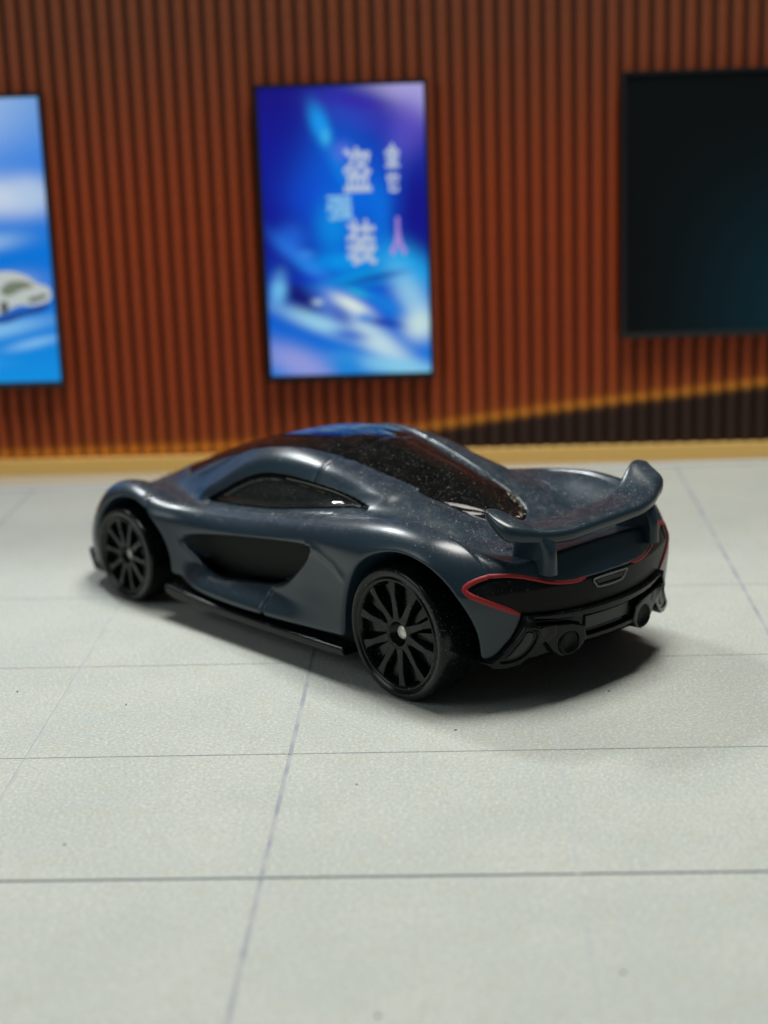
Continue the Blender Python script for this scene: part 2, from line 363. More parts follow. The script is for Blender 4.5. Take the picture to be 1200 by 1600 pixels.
V = []; 
for u in us: e = edge_v(u); V += [(u, e - .10, .004), (u, e - .10, .016), (u, e + .0, .022), (u, e + .01, .018)]
Fc = [(i*4+j, i*4+4+j, i*4+5+j, i*4+1+j) for i in range(n-1) for j in range(3)]
link('edge_strip', mesh('edge_strip', V, Fc, smooth=False, scale=1), M['paleedge'], wall)
# ---- screens
M['frame'] = material('screen_frame', (.006, .007, .009), .35)
def screen_material(name, strength):
    m = material(name, (.004, .004, .005), .45, spec=.1); t = NT(m); a = t.n('ShaderNodeAttribute'); a.attribute_name = 'Col'
    t.l(a.outputs[0], t.b.inputs['Emission Color']); t.b.inputs['Emission Strength'].default_value = strength; return m
M['screen'] = screen_material('lit_screen', 1.0)
def srgb(c): c = np.asarray(c, float) / 255; return np.where(c < .04045, c / 12.92, ((c + .055) / 1.055) ** 2.4)
def picture(nx, nz, base, blobs):
    """glowing picture: base gradient plus soft elliptical patches (cx, cz, rx, rz, angle, colour, weight) in 0..1 screen coordinates, z down"""
    gx_, gz_ = np.meshgrid(np.linspace(0, 1, nx), np.linspace(0, 1, nz)); tt = gz_[..., None]
    ks = [b[0] for b in base]; C = np.stack([np.interp(gz_, ks, [srgb(b[1])[c] for b in base]) for c in range(3)], -1)
    for cx, cz, rx, rz, ang, colr, wt in blobs:
        a = math.radians(ang); dx = gx_ - cx; dz = (gz_ - cz) * 1.75; u_ = dx*math.cos(a) + dz*math.sin(a); v_ = -dx*math.sin(a) + dz*math.cos(a)
        f = (wt * np.exp(-((u_/rx)**2 + (v_/(rz*1.0))**2) ** 1.3))[..., None]; C = C*(1-f) + srgb(colr)*f
    return C
def make_screen(name, label, u0, u1, z0, z1, base=None, blobs=(), bez=.05, skew=0):
    r = link(name, None); r.matrix_world = root_m @ Matrix.Translation(((u0+u1)/2, VW - .14, z0)); tag(r, label, 'display screen', 'screens on the slatted wall')
    hw = (u1-u0)/2; hh = z1 - z0; fr = []
    for b in ((-hw-bez, hw+bez, -.02, .09, -bez*1.6, 0), (-hw-bez, hw+bez, -.02, .09, hh, hh+bez), (-hw-bez, -hw, -.02, .09, 0, hh), (hw, hw+bez, -.02, .09, 0, hh)):
        V, Fc = box(*b); o_ = link('frame_bar', mesh('frame_bar', V, Fc, smooth=False, scale=1), M['frame'], r)
    V, Fc = box(-hw-.03, hw+.03, .02, .085, -.03, hh+.03); link('back_casing', mesh('back_casing', V, Fc, smooth=False, scale=1), M['frame'], r)
    if base is None:
        V, Fc = box(-hw, hw, 0, .018, 0, hh); link('dark_panel', mesh('dark_panel', V, Fc, smooth=False, scale=1), M['darkscreen'], r); return r
    nx, nz = 90, 150; C = picture(nx, nz, base, blobs)
    V = [(-hw + 2*hw*i/(nx-1), 0, hh - hh*j/(nz-1)) for j in range(nz) for i in range(nx)]
    Fc = np.array([(j*nx+i, (j+1)*nx+i, (j+1)*nx+i+1, j*nx+i+1) for j in range(nz-1) for i in range(nx-1)])
    me = mesh('picture_panel', V, Fc, scale=1); ca = me.color_attributes.new('Col', 'FLOAT_COLOR', 'POINT'); ca.data.foreach_set('color', np.c_[C.reshape(-1, 3), np.ones(nx*nz)].astype(np.float32).ravel())
    link('picture_panel', me, M['screen'], r); return r
M['darkscreen'] = material('dark_screen_glow', (.003, .005, .006), .5, spec=.12); t = NT(M['darkscreen']); sp = t.n('ShaderNodeSeparateXYZ'); t.l(t.n('ShaderNodeTexCoord').outputs['Object'], sp.inputs[0])
gq = t.math('MULTIPLY', t.ramp(sp.outputs[0], -1.5, 1.2), t.ramp(sp.outputs[2], 2.9, .2)); t.l(t.mix(gq, (0, 0, 0), (.0, .015, .024)), t.b.inputs['Emission Color']); t.b.inputs['Emission Strength'].default_value = 1  # faint teal glow painted onto the dark panel by emission
B = (20, 20, 150)
sc1 = make_screen('display_screen', 'lit portrait screen showing blue artwork with white brush lettering, middle of the wall', 1.035, 3.13, 1.31, 4.985,
  [(0, (22, 16, 120)), (.25, (14, 20, 150)), (.55, (8, 22, 150)), (.72, (0, 80, 200)), (1, (10, 120, 215))],
  [(.10, .35, .22, .55, 0, (10, 12, 135), .7), (.97, .02, .42, .16, 25, (165, 160, 215), 1), (.90, .16, .12, .20, 10, (110, 90, 200), .7), (.62, .10, .30, .10, 20, (60, 50, 180), .6),
   (.48, .45, .22, .62, 0, (0, 95, 215), .9), (.30, .38, .18, .16, 30, (10, 60, 200), .6), (.37, .13, .055, .13, -18, (20, 150, 235), 1), (.40, .17, .03, .05, 0, (70, 190, 230), .8), (.62, .33, .42, .30, 0, (0, 90, 210), .55),
   (.95, .42, .12, .35, 0, (14, 10, 130), .95), (.60, .05, .22, .05, 10, (50, 30, 165), .7), (.16, .52, .10, .10, 45, (30, 100, 215), .8), (.28, .62, .28, .05, 42, (40, 120, 225), .9),
   (.20, .72, .17, .09, 50, (8, 5, 110), 1), (.07, .69, .05, .10, 10, (110, 190, 235), .9), (.40, .67, .35, .04, 5, (10, 50, 190), .6), (.60, .66, .25, .05, -8, (0, 165, 225), .8), (.50, .60, .22, .06, 0, (0, 160, 235), .7),
   (.85, .62, .25, .12, 35, (30, 170, 235), .9), (.90, .74, .20, .09, 60, (150, 205, 230), .8), (.66, .66, .2, .025, -10, (10, 40, 160), .8), (.52, .755, .14, .045, 28, (215, 230, 220), 1), (.31, .74, .035, .02, 0, (170, 200, 220), .9),
   (.33, .82, .28, .055, 22, (150, 205, 230), .95), (.66, .88, .30, .08, 38, (185, 215, 225), 1), (.93, .83, .10, .10, 50, (200, 225, 220), .9), (.50, .86, .12, .04, 10, (0, 80, 195), .8), (.72, .82, .12, .025, 10, (0, 40, 150), .8),
   (.18, .96, .26, .10, 25, (140, 150, 215), 1), (.80, .98, .34, .06, 10, (130, 200, 230), .9), (.48, .97, .10, .10, 30, (10, 130, 215), .8), (.45, .79, .10, .05, 40, (0, 60, 175), .7), (.72, .75, .15, .05, 30, (20, 130, 220), .7), (.50, .30, .16, .05, 60, (0, 130, 225), .6), (.66, .38, .10, .12, 0, (0, 105, 220), .7), (.42, .47, .10, .16, 0, (0, 150, 225), .6), (.72, .45, .06, .20, 0, (0, 110, 220), .7), (.50, .22, .06, .06, 0, (90, 120, 225), .6), (.25, .57, .05, .03, 0, (60, 140, 230), .6), (.56, .71, .08, .02, 20, (40, 190, 210), .7), (.60, .80, .05, .03, 0, (0, 120, 215), .7)])
sc2 = make_screen('display_screen', 'lit portrait screen showing blue sky and pale clouds, leftmost on the wall', -3.9, -1.775, 1.32, 4.98,
  [(0, (100, 150, 215)), (.2, (60, 130, 220)), (.42, (0, 115, 212)), (.7, (0, 110, 208)), (1, (10, 140, 220))],
  [(.45, .02, .45, .30, 0, (160, 190, 225), .8), (.70, .34, .42, .13, 0, (190, 205, 225), 1), (.90, .33, .10, .10, 0, (170, 195, 225), .7), (.55, .50, .28, .06, -5, (150, 190, 225), .8), (.60, .68, .26, .09, -12, (190, 205, 205), 1),
   (.80, .665, .10, .03, 0, (120, 125, 95), .55), (.78, .71, .12, .035, -20, (20, 70, 160), .8), (.55, .82, .42, .05, -10, (130, 190, 230), .9), (.85, .86, .18, .03, -12, (130, 190, 235), .8), (.4, .93, .25, .04, 0, (60, 160, 230), .6)])
# pale car on the left screen's picture, flat as on the display
def flat(name, pts, colr, par, u0, u1, hh, dy):
    hw = (u1-u0)/2; c = curve(pts, 4); V = [(-hw + a*2*hw, -dy, hh*(1-b)) for a, b in c]
    m = bpy.data.materials.get(name) or material(name, (0, 0, 0), .5, emit=tuple(srgb(colr)), estr=1); return link(name, mesh(name, V, [tuple(range(len(V)))[::-1]], smooth=False, scale=1), m, par)
flat('pictured_car', [(.40, .700), (.42, .655), (.55, .635), (.62, .605), (.74, .600), (.84, .618), (.90, .645), (.97, .660), (.985, .690), (.96, .712), (.86, .725), (.78, .722), (.68, .745), (.60, .760), (.50, .745), (.43, .73)], (180, 188, 186), sc2, -3.9, -1.775, 3.66, .004)
flat('pictured_windscreen', [(.67, .672), (.72, .640), (.82, .636), (.88, .655), (.80, .668), (.72, .688)], (110, 118, 100), sc2, -3.9, -1.775, 3.66, .008)
flat('pictured_wheel', [(.665, .715), (.69, .705), (.71, .715), (.705, .745), (.68, .755), (.662, .74)], (70, 75, 70), sc2, -3.9, -1.775, 3.66, .009)
flat('pictured_grille', [(.84, .700), (.90, .690), (.955, .684), (.95, .697), (.90, .708), (.85, .714)], (95, 100, 90), sc2, -3.9, -1.775, 3.66, .009)
flat('pictured_shadow', [(.60, .775), (.72, .752), (.86, .732), (.97, .716), (.93, .745), (.80, .762), (.68, .785)], (10, 60, 140), sc2, -3.9, -1.775, 3.66, .006)
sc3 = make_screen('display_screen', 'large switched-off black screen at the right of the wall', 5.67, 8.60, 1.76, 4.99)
# white brush lettering on the middle screen
M['ink'] = material('glowing_white', (0, 0, 0), .5, emit=(.42, .50, .64), estr=1); M['ink2'] = material('glowing_violet', (0, 0, 0), .5, emit=(.34, .22, .62), estr=1); M['ink3'] = material('glowing_pale_blue', (0, 0, 0), .5, emit=(.20, .46, .74), estr=1)
fontp = bpy.utils.system_resource('DATAFILES') + '/fonts/Noto Sans CJK Regular.woff2'
try: cjk = bpy.data.fonts.load(fontp)
except Exception: cjk = None
def glyph(s, fx, fz, size, mat, sx=1, off=.012):
    cu = bpy.data.curves.new('lettering', 'FONT'); cu.body = s; cu.size = size; cu.align_x = 'CENTER'; cu.align_y = 'CENTER'; cu.bevel_depth = off; cu.bevel_resolution = 0
    if cjk: cu.font = cjk
    tmp = bpy.data.objects.new('tmp', cu); COL.objects.link(tmp); dg = bpy.context.evaluated_depsgraph_get(); me = bpy.data.meshes.new_from_object(tmp.evaluated_get(dg)); bpy.data.objects.remove(tmp)
    hw = (3.13 - 1.035) / 2; o = link('lettering', me, mat, sc1); me.materials.clear(); me.materials.append(mat)
    o.rotation_euler = (math.pi/2, 0, 0); o.scale = (sx * 1.08, 1.38, 1); o.location = (-hw + fx*2*hw, -.008, 3.675*(1-fz)); return o
glyph('盗', .585, .275, 1.25, M['ink'], .78, .011); glyph('装', .595, .525, 1.25, M['ink'], .82, .011)
glyph('金', .80, .235, .66, M['ink'], .75, .009); glyph('它', .80, .325, .55, M['ink'], .8, .008); glyph('人', .82, .51, .95, M['ink2'], .5, .028)
glyph('强', .47, .405, .70, M['ink3'], 1.3, .008)

# ---------------------------------------------------------------- the car as implicit surfaces (millimetres, x forward, y left, z up,
# origin on the ground under the middle of the rear axle)
YK = [0, 4, 8, 11.5, 14.5]
HT = np.array([  # x, deck / bonnet height at the lateral positions YK
 [-14, 13.5,13.4,13.0,12.3,11.7], [-10.5, 13.3,13.2,12.9,12.8,12.3], [-8, 12.9,12.8,12.8,13.5,13.2], [-5, 12.6,12.4,12.9,14.2,14.2],
 [-2, 12.5,12.4,13.1,14.8,14.9], [1, 12.6,12.6,13.4,15.0,15.1], [4, 13,13,13.8,14.8,14.9], [8, 13,13,13.8,14.25,14.3],
 [12, 13,13,13.3,13.6,13.5], [16, 12.6,12.6,12.6,12.95,12.8], [20, 12,12,12,12.35,12.1], [24, 11.6,11.6,11.6,11.8,11.5],
 [28, 11.4,11.3,11.1,11.3,11.0], [32, 11.4,11.3,10.9,11.0,10.8], [36, 11.3,11.2,10.8,11.2,11.3], [38.5, 11.1,11.0,10.8,11.7,12.0],
 [41, 11.3,11.2,11.0,12.1,12.4], [44, 11.1,11.0,10.8,11.8,12.0], [47, 10.3,10.2,10.0,10.7,10.8], [50, 8.6,8.6,8.6,9.0,9.0],
 [53, 7.3,7.2,6.9,6.9,6.6], [57, 5.4,5.3,4.9,4.5,4.2]])
ZK = [2, 4, 6, 8, 10, 12, 14, 16]
WT = np.array([  # x, half width at the heights ZK
 [-14, 13,13.2,13.5,13.8,13.9,13.8,13.4,13], [-6, 13.2,13.4,13.8,14.2,14.4,14.4,14.1,13.8], [0, 14.4,14.5,14.6,14.7,14.85,14.9,14.6,14.2],
 [6, 14.6,14.6,14.5,14.45,14.55,14.8,14.5,14], [12, 14.8,14.7,14.35,14.1,14.05,14.1,13.7,13.3], [18, 14.8,14.85,13.6,13.5,13.7,13.4,12.8,12.2],
 [24, 14.7,14.8,13.3,13.2,13.4,12.9,12.1,11.5], [29, 14.4,14.35,12.9,13.0,13.2,12.6,11.8,11], [33, 13.6,13.3,13.2,13.3,13.4,13.0,12.2,12],
 [36, 13.9,13.9,14.0,14.1,14.2,14.0,13.5,13], [41, 14.4,14.4,14.5,14.5,14.5,14.3,14,13.6], [46, 13.9,14.0,14.2,14.2,14.0,13.7,13.4,13],
 [52, 12.6,12.8,13,13,12.8,12.5,12,12], [57, 11.5,11.5,11.5,11.5,11.5,11,11,11]])
TK = [0, .3, .5, .64, .8, .92, 1.0, 1.12]
CT = np.array([  # x, half width at the belt, cabin height at the normalised positions TK
 [-5, 5.5, 12.0,12,12,12,12,12,12,11], [-2, 6.4, 12.8,12.7,12.6,12.5,12.4,12.3,12.2,11.5], [0, 7.0, 13.4,13.2,13.1,13.2,13.2,13.1,12.9,12], [4, 8.2, 14.9,14.7,14.3,14.4,14.3,14.0,13.6,12.6],
 [8, 9.3, 16.0,15.8,15.2,15.2,14.9,14.4,13.8,12.4], [12, 10.2, 17.0,16.7,16.1,16.0,15.2,14.2,13.1,11], [16, 10.7, 17.9,17.6,17.0,16.8,15.7,14.3,12.7,10],
 [20, 11.0, 18.4,18.2,17.6,17.2,15.8,14.1,12.2,9], [24, 11.0, 18.1,18.0,17.6,17.2,15.7,13.8,11.8,9], [28, 10.9, 17.5,17.4,17.1,16.6,14.9,13.1,11.3,8.8],
 [32, 10.4, 16.5,16.4,16.0,15.3,13.5,12.1,10.8,8.6], [36, 9.8, 15.2,15.1,14.7,13.9,12.3,11.2,10.3,8.4], [40, 9.2, 13.7,13.6,13.1,12.4,11.3,10.5,9.9,8.4],
 [44, 8.0, 12.1,12.0,11.7,11.2,10.5,9.9,9.4,8.2], [47, 7.0, 10.5,10.5,10.3,10.0,9.6,9.0,8.6,8]])
GLX = [44.3, 43.6, 42.5, 41, 39, 36, 31, 27, 24, 19.3, 16.4, 12.1, 8.5, 5.1, 2.7, 1.6, .5, -.5, -1.3]
GLY = [0, 2.6, 4.8, 6.3, 7.0, 7.2, 7.1, 7.0, 6.8, 6.0, 5.5, 5.0, 4.5, 4.0, 3.5, 3.1, 2.5, 1.5, 0]
WIN = curve([(31.6,11.5),(29.6,12.6),(27.4,13.8),(25,14.8),(22.5,15.35),(19,15.45),(16.5,15.3),(14.2,15.1),(11.6,14.7),(9.3,14.25),(9.0,14.05),(11.2,13.75),
             (16.2,13.05),(21,12.3),(25,11.85),(28.5,11.5),(30.8,11.3)], 4)
INT = curve([(32.6,7.9),(30.6,8.6),(28.5,9.0),(25.5,9.5),(22.5,9.95),(19.5,10.35),(16.5,10.75),(13.6,11.1),(11.4,11.3),(11.05,11.3),(11.1,11.15),(11.4,10.8),(11.9,10.0),(12.8,9.1),(13.8,8.2),
             (15.2,7.2),(16.8,6.6),(19,6.1),(22.9,5.6),(25.2,5.3),(27.2,5.3),(28.9,5.8),(30.5,6.6),(31.6,7.2)], 3)
REAR_C, REAR_R, FRONT_C, FRONT_R = (-.9, 5.7), 7.35, (40.1, 4.9), 6.15

def height2(tab, cols, X, Y):
    """table of rows (x, values at cols) -> smooth height at the X, Y grid vectors"""
    A = crom(tab[:, 0], tab[:, 1:], X)                          # len(X) x cols
    return np.stack([pchip(cols, a, Y) for a in A])

def xrear(Y, Z):
    return -11.5 + .024 * Y ** 2 + .36 * np.maximum(Z - 10.3, 0) + .10 * np.maximum(9 - Z, 0)

class Field: pass
def car_fields(h):
    o = Field(); o.h = h; o.org = np.array([-14.0, 0.0, 1.6])
    o.X = np.arange(-14, 56.5, h); o.Y = np.arange(0, 16.2, h); o.Z = np.arange(1.6, 19.8, h)
    X, Y, Z = o.X, o.Y, o.Z
    f4 = lambda a: a.astype(np.float32)
    H = height2(HT, YK, X, Y)
    yc = pchip([-12,-9,-5,0,5,9,14], [10.6,11.0,11.35,11.75,12.0,12.1,12.2], X)[:, None]; st = (sstep(-11.5,-8,X) * sstep(11,5,X))[:, None]
    H = H - .32 * st * sstep(.0, .5, yc - Y[None])
    gx, gy = np.gradient(H, h); top = (Z[None, None] - H[..., None]) / np.sqrt(1 + gx**2 + gy**2)[..., None]
    W = height2(WT, ZK, X, Z); gx, gz = np.gradient(W, h)
    XX, ZZ = np.meshgrid(X, Z, indexing='ij')
    side = (Y[None, :, None] - W[:, None, :]) / np.sqrt(1 + gx**2 + gz**2)[:, None, :]
    top, side = f4(top), f4(side)
    kf = pchip([-14,-6,0,6,12,20,28,34,38,44,50,57], [2.5,3,3.4,3.2,2.6,2.6,2.4,2.0,2.6,3.2,3,2.5], X)[:, None, None].astype(np.float32)
    hh = np.maximum(kf - np.abs(top - side), 0) / kf; low = np.maximum(top, side) + hh * hh * kf * .25
    Y2, Z2 = np.meshgrid(Y, Z, indexing='ij')
    xr = xrear(Y2, Z2); gy, gz = np.gradient(xr, h)
    rear = f4((xr[None] - X[:, None, None]) / np.sqrt(1 + gy**2 + gz**2)[None])
    xf = 55.0 - .030 * Y2 ** 2 - .22 * np.maximum(Z2 - 4.5, 0) ** 1.3
    gy, gz = np.gradient(xf, h); front = f4((X[:, None, None] - xf[None]) / np.sqrt(1 + gy**2 + gz**2)[None])
    o.plan = np.maximum(rear, front)
    kr = f4(pchip([0, 8, 11.5, 17], [.35, .45, 2.6, 2.6], Y))[None, :, None]; low = smax(low, rear, kr); low = smax(low, front, np.float32(2.6))
    zb = pchip([-14,-9,-7,0,6,12,18,26,31,33,36,48,56], [4.6,4.6,4.6,4.4,4.1,3.8,3.6,3.5,3.6,4,4,2.6,2.8], X)
    low = smax(low, f4(np.broadcast_to((zb[:, None, None] - Z[None, None]), low.shape)), np.float32(.5))
    del top, side, rear, front
    # cabin
    w = crom(CT[:, 0], CT[:, 1], X); A = crom(CT[:, 0], CT[:, 2:], X)
    C = np.stack([crom(TK, a, Y / ww) for a, ww in zip(A, w)])
    C = np.where((X[:, None] < -4.8) | (X[:, None] > 46.8), 0, C)
    C[Y[None, :] / w[:, None] > 1.12] = 0
    gx, gy = np.gradient(C, h); g = np.sqrt(1 + np.clip(gx, -2, 2)**2 + np.clip(gy, -3, 3)**2)
    cab = f4((Z[None, None] - C[..., None]) / g[..., None])
    base = smin(low, cab, np.float32(.9)); del cab
    o.base = base
    # plan outline of the canopy glass and side outline of the door window
    gl = poly_sdf([(x, y) for x, y in zip(GLX, GLY)] + [(x, -y) for x, y in zip(GLX[::-1], GLY[::-1])], *np.meshgrid(X, Y, indexing='ij'))
    o.gl = f4(gl)[:, :, None]
    o.pw = f4(poly_sdf(WIN, XX, ZZ))[:, None, :]
    o.pi = f4(poly_sdf(INT, XX, ZZ))[:, None, :]
    hi = f4(sstep(11.0, 13.5, Z2 + 0))[None]                       # only on the cabin
    above = f4(sstep(0, 1.2, ZZ - pchip([-10,9,16,21,28,34,44], [15,14.2,13.1,12.4,11.5,10.8,9.5], XX.ravel()).reshape(XX.shape)))[:, None, :]
    xm = f4(sstep(1, 8, X) * sstep(43, 38, X))[:, None, None]; ym = f4(sstep(12.6, 11.4, Y))[None, :, None]
    rail = xm * above * ym * np.exp(-((o.pw - 1.25) / .85) ** 2) * (o.gl > -.5)
    b = base - np.float32(.28) * f4(rail)
    o.skin = b                                                       # skin without any opening
    b = b + np.float32(.30) * f4(sstep(.16, -.16, o.gl)) * hi
    ywin = f4((Y > 6.5))[None, :, None]
    b = b + np.float32(.75) * f4(sstep(.06, -.14, o.pw)) * ywin
    # groove across the roof rail
    b = b + np.float32(.16) * f4(np.exp(-((X - 16.3) / .17) ** 2))[:, None, None] * above * hi
    # front wing crease : a short valley behind the front fender bulge
    fs = np.exp(-((XX - 37.4 - .45 * (ZZ - 11)) / .28) ** 2) * sstep(8.8, 9.8, ZZ)
    b = b + np.float32(.14) * f4(fs)[:, None, :] * f4(sstep(9.8, 11, Y))[None, :, None]
    # seam in the sill and scooped flank
    seam = np.exp(-((XX - 17.6 - .15 * (5 - ZZ)) / .2) ** 2) * sstep(6.4, 5.8, ZZ)
    b = b + np.float32(.25) * f4(seam)[:, None, :] * (Y > 10)[None, :, None]
    ridge = poly_sdf([(11.6, 11.3), (9.6, 11.1), (7.6, 10.5), (6.4, 9.6), (7.6, 10.52), (9.6, 11.12)], XX, ZZ)
    b = b - np.float32(.14) * f4(np.exp(-(ridge / .38) ** 2))[:, None, :] * (Y > 11)[None, :, None]
    # wheel wells
    for (cx, cz), R in ((REAR_C, REAR_R), (FRONT_C, FRONT_R)):
        d = np.sqrt((XX - cx) ** 2 + (ZZ - cz) ** 2) - R
        d = np.where(ZZ < cz, np.abs(XX - cx) - R, d)
        cut = np.maximum(f4(d)[:, None, :] + f4(.35 * np.maximum(14 - Y, 0))[None, :, None], f4(8.6 - Y)[None, :, None])
        b = smax(b, -cut, np.float32(.45))
    # side intake with its forward ramp
    dep = pchip([8,24,29,31,33], [11.2,11.2,11.4,12.2,13.2], X)[:, None, None]
    cut = smax(o.pi, f4(dep - Y[None, :, None]), np.float32(.5))
    b = smax(b, -cut, np.float32(.40))
    o.body = b
    return o

# ================================================================ THE TOY CAR
CAR_O = (1.12762, 14.51088, 0); CAR_TH = 2.296423
H_ = .14
fo = car_fields(H_)
X, Y, Z = fo.X, fo.Y, fo.Z
car = bpy.data.objects.new('toy_car', None); COL.objects.link(car)
tag(car, 'small matt grey-blue toy sports car with black wheels and raised rear wing on pale floor', 'toy car')
car.location = CAR_O; car.rotation_euler = (0, 0, CAR_TH)
Y2, Z2 = np.meshgrid(Y, Z, indexing='ij'); XX, ZZ = np.meshgrid(X, Z, indexing='ij')
F32 = np.float32
def sample(Fld, org, h, P):
    q = np.array(P, float); q[:, 1] = np.abs(q[:, 1]); v = (q - org) / h; j = np.clip(v.astype(int), 0, np.array(Fld.shape) - 2); t = np.clip(v - j, 0, 1); out = 0
    for c in ((0,0,0),(1,0,0),(0,1,0),(1,1,0),(0,0,1),(1,0,1),(0,1,1),(1,1,1)):
        out = out + np.prod(np.where(c, t, 1 - t), 1) * Fld[j[:,0]+c[0], j[:,1]+c[1], j[:,2]+c[2]]
    return out
# regions of the tail seen from behind (y, z)
STRIPE = [(2.9, 10.5), (3.9, 10.42), (5.1, 10.5), (6.3, 10.72), (7.6, 11.15), (8.7, 11.5), (9.9, 11.72), (11.2, 11.70), (12.3, 11.36), (12.85, 10.9), (12.6, 10.36), (11.6, 9.75), (10.2, 9.0), (9.0, 8.35)]
TAILP = [(0, 10.55), (1.5, 10.5)] + STRIPE + [(8.0, 8.2), (5.8, 8.0), (3, 7.92), (0, 7.95)]
TAILP = TAILP + [(-y, z) for y, z in TAILP[::-1][1:-1]]
BUMP = [(0, 7.98), (3, 7.95), (5.8, 8.03), (8.0, 8.24), (8.75, 8.28), (8.95, 7.4), (9.5, 6.3), (10.4, 5.2), (11.2, 4.3), (11.2, 0), (-1, 0), (-1, 7.98)]
tp = poly_sdf(TAILP, Y2, Z2).astype(F32)[None]; bp_ = poly_sdf(BUMP, Y2, Z2).astype(F32)[None]
xb = (X[:, None, None] + 5.0).astype(F32)                    # behind x = -5 only
body = fo.body.copy()
body = body + F32(.22) * sstep(.06, -.10, np.maximum(tp, xb)).astype(F32)
body = smax(body, -np.maximum(bp_ - F32(.04), xb + F32(1.2)), F32(.15))
# hollow under-tray so that the shell has an inside
body = smax(body, -np.maximum(np.maximum((Z - 3.0 - 3.2)[None, None, :], (Y - 12.6)[None, :, None]), np.maximum(X - 47, -6.0 - X)[:, None, None]).astype(F32), F32(.2))
ob_body = field_obj('body', body, fo.org, H_, M['paint'], car, mirror=True)
# tail panel: black textured print that wraps round the tail
def sub(F, x0, x1, z0, z1, y1=99):
    i0, i1 = np.searchsorted(X, [x0, x1]); k0, k1 = np.searchsorted(Z, [z0, z1]); j1 = np.searchsorted(Y, y1)
    return F[i0:i1, :j1, k0:k1], np.array([X[i0], 0, Z[k0]])
g = np.maximum(np.maximum(fo.base + F32(.09), tp + F32(.02)), xb); g = np.maximum(g, -(fo.base + F32(1.0)))
g, og = sub(g, -13.9, -4.6, 6.5, 13); field_obj('tail_panel', g, og, H_, M['mesh'], car, mirror=True)
# canopy glass with its raised air scoop
hump = (.42 * sstep(4, 9, X) * sstep(21, 15, X))[:, None] * np.exp(-(Y[None] / 1.7) ** 4)
groove = .06 * np.exp(-((X[:, None] - 16.3 - .05 * Y[None] ** 2) / .2) ** 2)
lens = poly_sdf(curve([(0, 0), (22, 0), (25, 3.4), (28, 5.0), (30.5, 4.4), (31, 0), (31, -4.4), (22, -1)], 4), *np.meshgrid(X, Y, indexing='ij'))
lou = poly_sdf(curve([(5.0, 4.25), (4.5, 3.62), (3.1, 2.7), (1.85, 1.75), (1.45, 1.6), (1.5, 2.05), (2.2, 2.9), (3.5, 3.95)], 4), *np.meshgrid(X, Y, indexing='ij'))
rel = hump - groove + .10 * np.exp(-(lou / .13) ** 2) * 1.0
g = fo.base + F32(.12) - rel.astype(F32)[:, :, None]
g = np.maximum(g, fo.gl + F32(.03)); g = np.maximum(g, (F32(11.2) - Z.astype(F32))[None, None]); g = np.maximum(g, -(fo.base + F32(1.3)))
g, og = sub(g, -2, 45.5, 10.5, 19.8); field_obj('canopy_glass', g, og, H_, M['glass'], car, mirror=True)
# door windows
g = np.maximum(np.maximum(fo.base + F32(.52) - F32(.22) * np.exp(-((fo.pw + .42) / .14) ** 2), fo.pw + F32(.05)), (F32(7.0) - Y.astype(F32))[None, :, None]); g = np.maximum(g, -(fo.base + F32(1.5)))
g, og = sub(g, 7, 33.5, 10.5, 17); h_in = H_
for s in (1, -1): field_obj('door_window', g, og, H_, M['window'], car, side=s)
for s in (1, -1):     # thin bright moulded edge along the top of each window
    pts = curve([(20.5, 15.12), (17.5, 15.08), (14.6, 14.88), (12.2, 14.52), (10.2, 14.12)], 8, closed=False)
    P = np.array([(a, 9.5, b) for a, b in pts]); P = P.astype(float)
    for _ in range(25): P[:, 1] += np.clip(.7 * (-.40 - sample(fo.base, fo.org, H_, P)), -.3, .3)
    V, Fc = tube(P * [1, s, 1], .075, 6); link('window_edge', mesh('window_edge', V, Fc), M['rim'], [o for o in car.children if o.name.startswith('door_window')][0 if s > 0 else -1])
# side intake panels; black carried over the forward ramp paints in its shade
dep = pchip([8, 24, 29, 31, 33], [11.2, 11.2, 11.4, 12.2, 13.2], X)[:, None, None] + .10
g = np.maximum(np.maximum(Y[None, :, None] - dep, dep - 1.0 - Y[None, :, None]), fo.pi - .12).astype(F32)
g, og = sub(g, 9.5, 34, 3.5, 13)
for s in (1, -1): field_obj('side_intake_panel', g, og, H_, M['intake'], car, side=s)
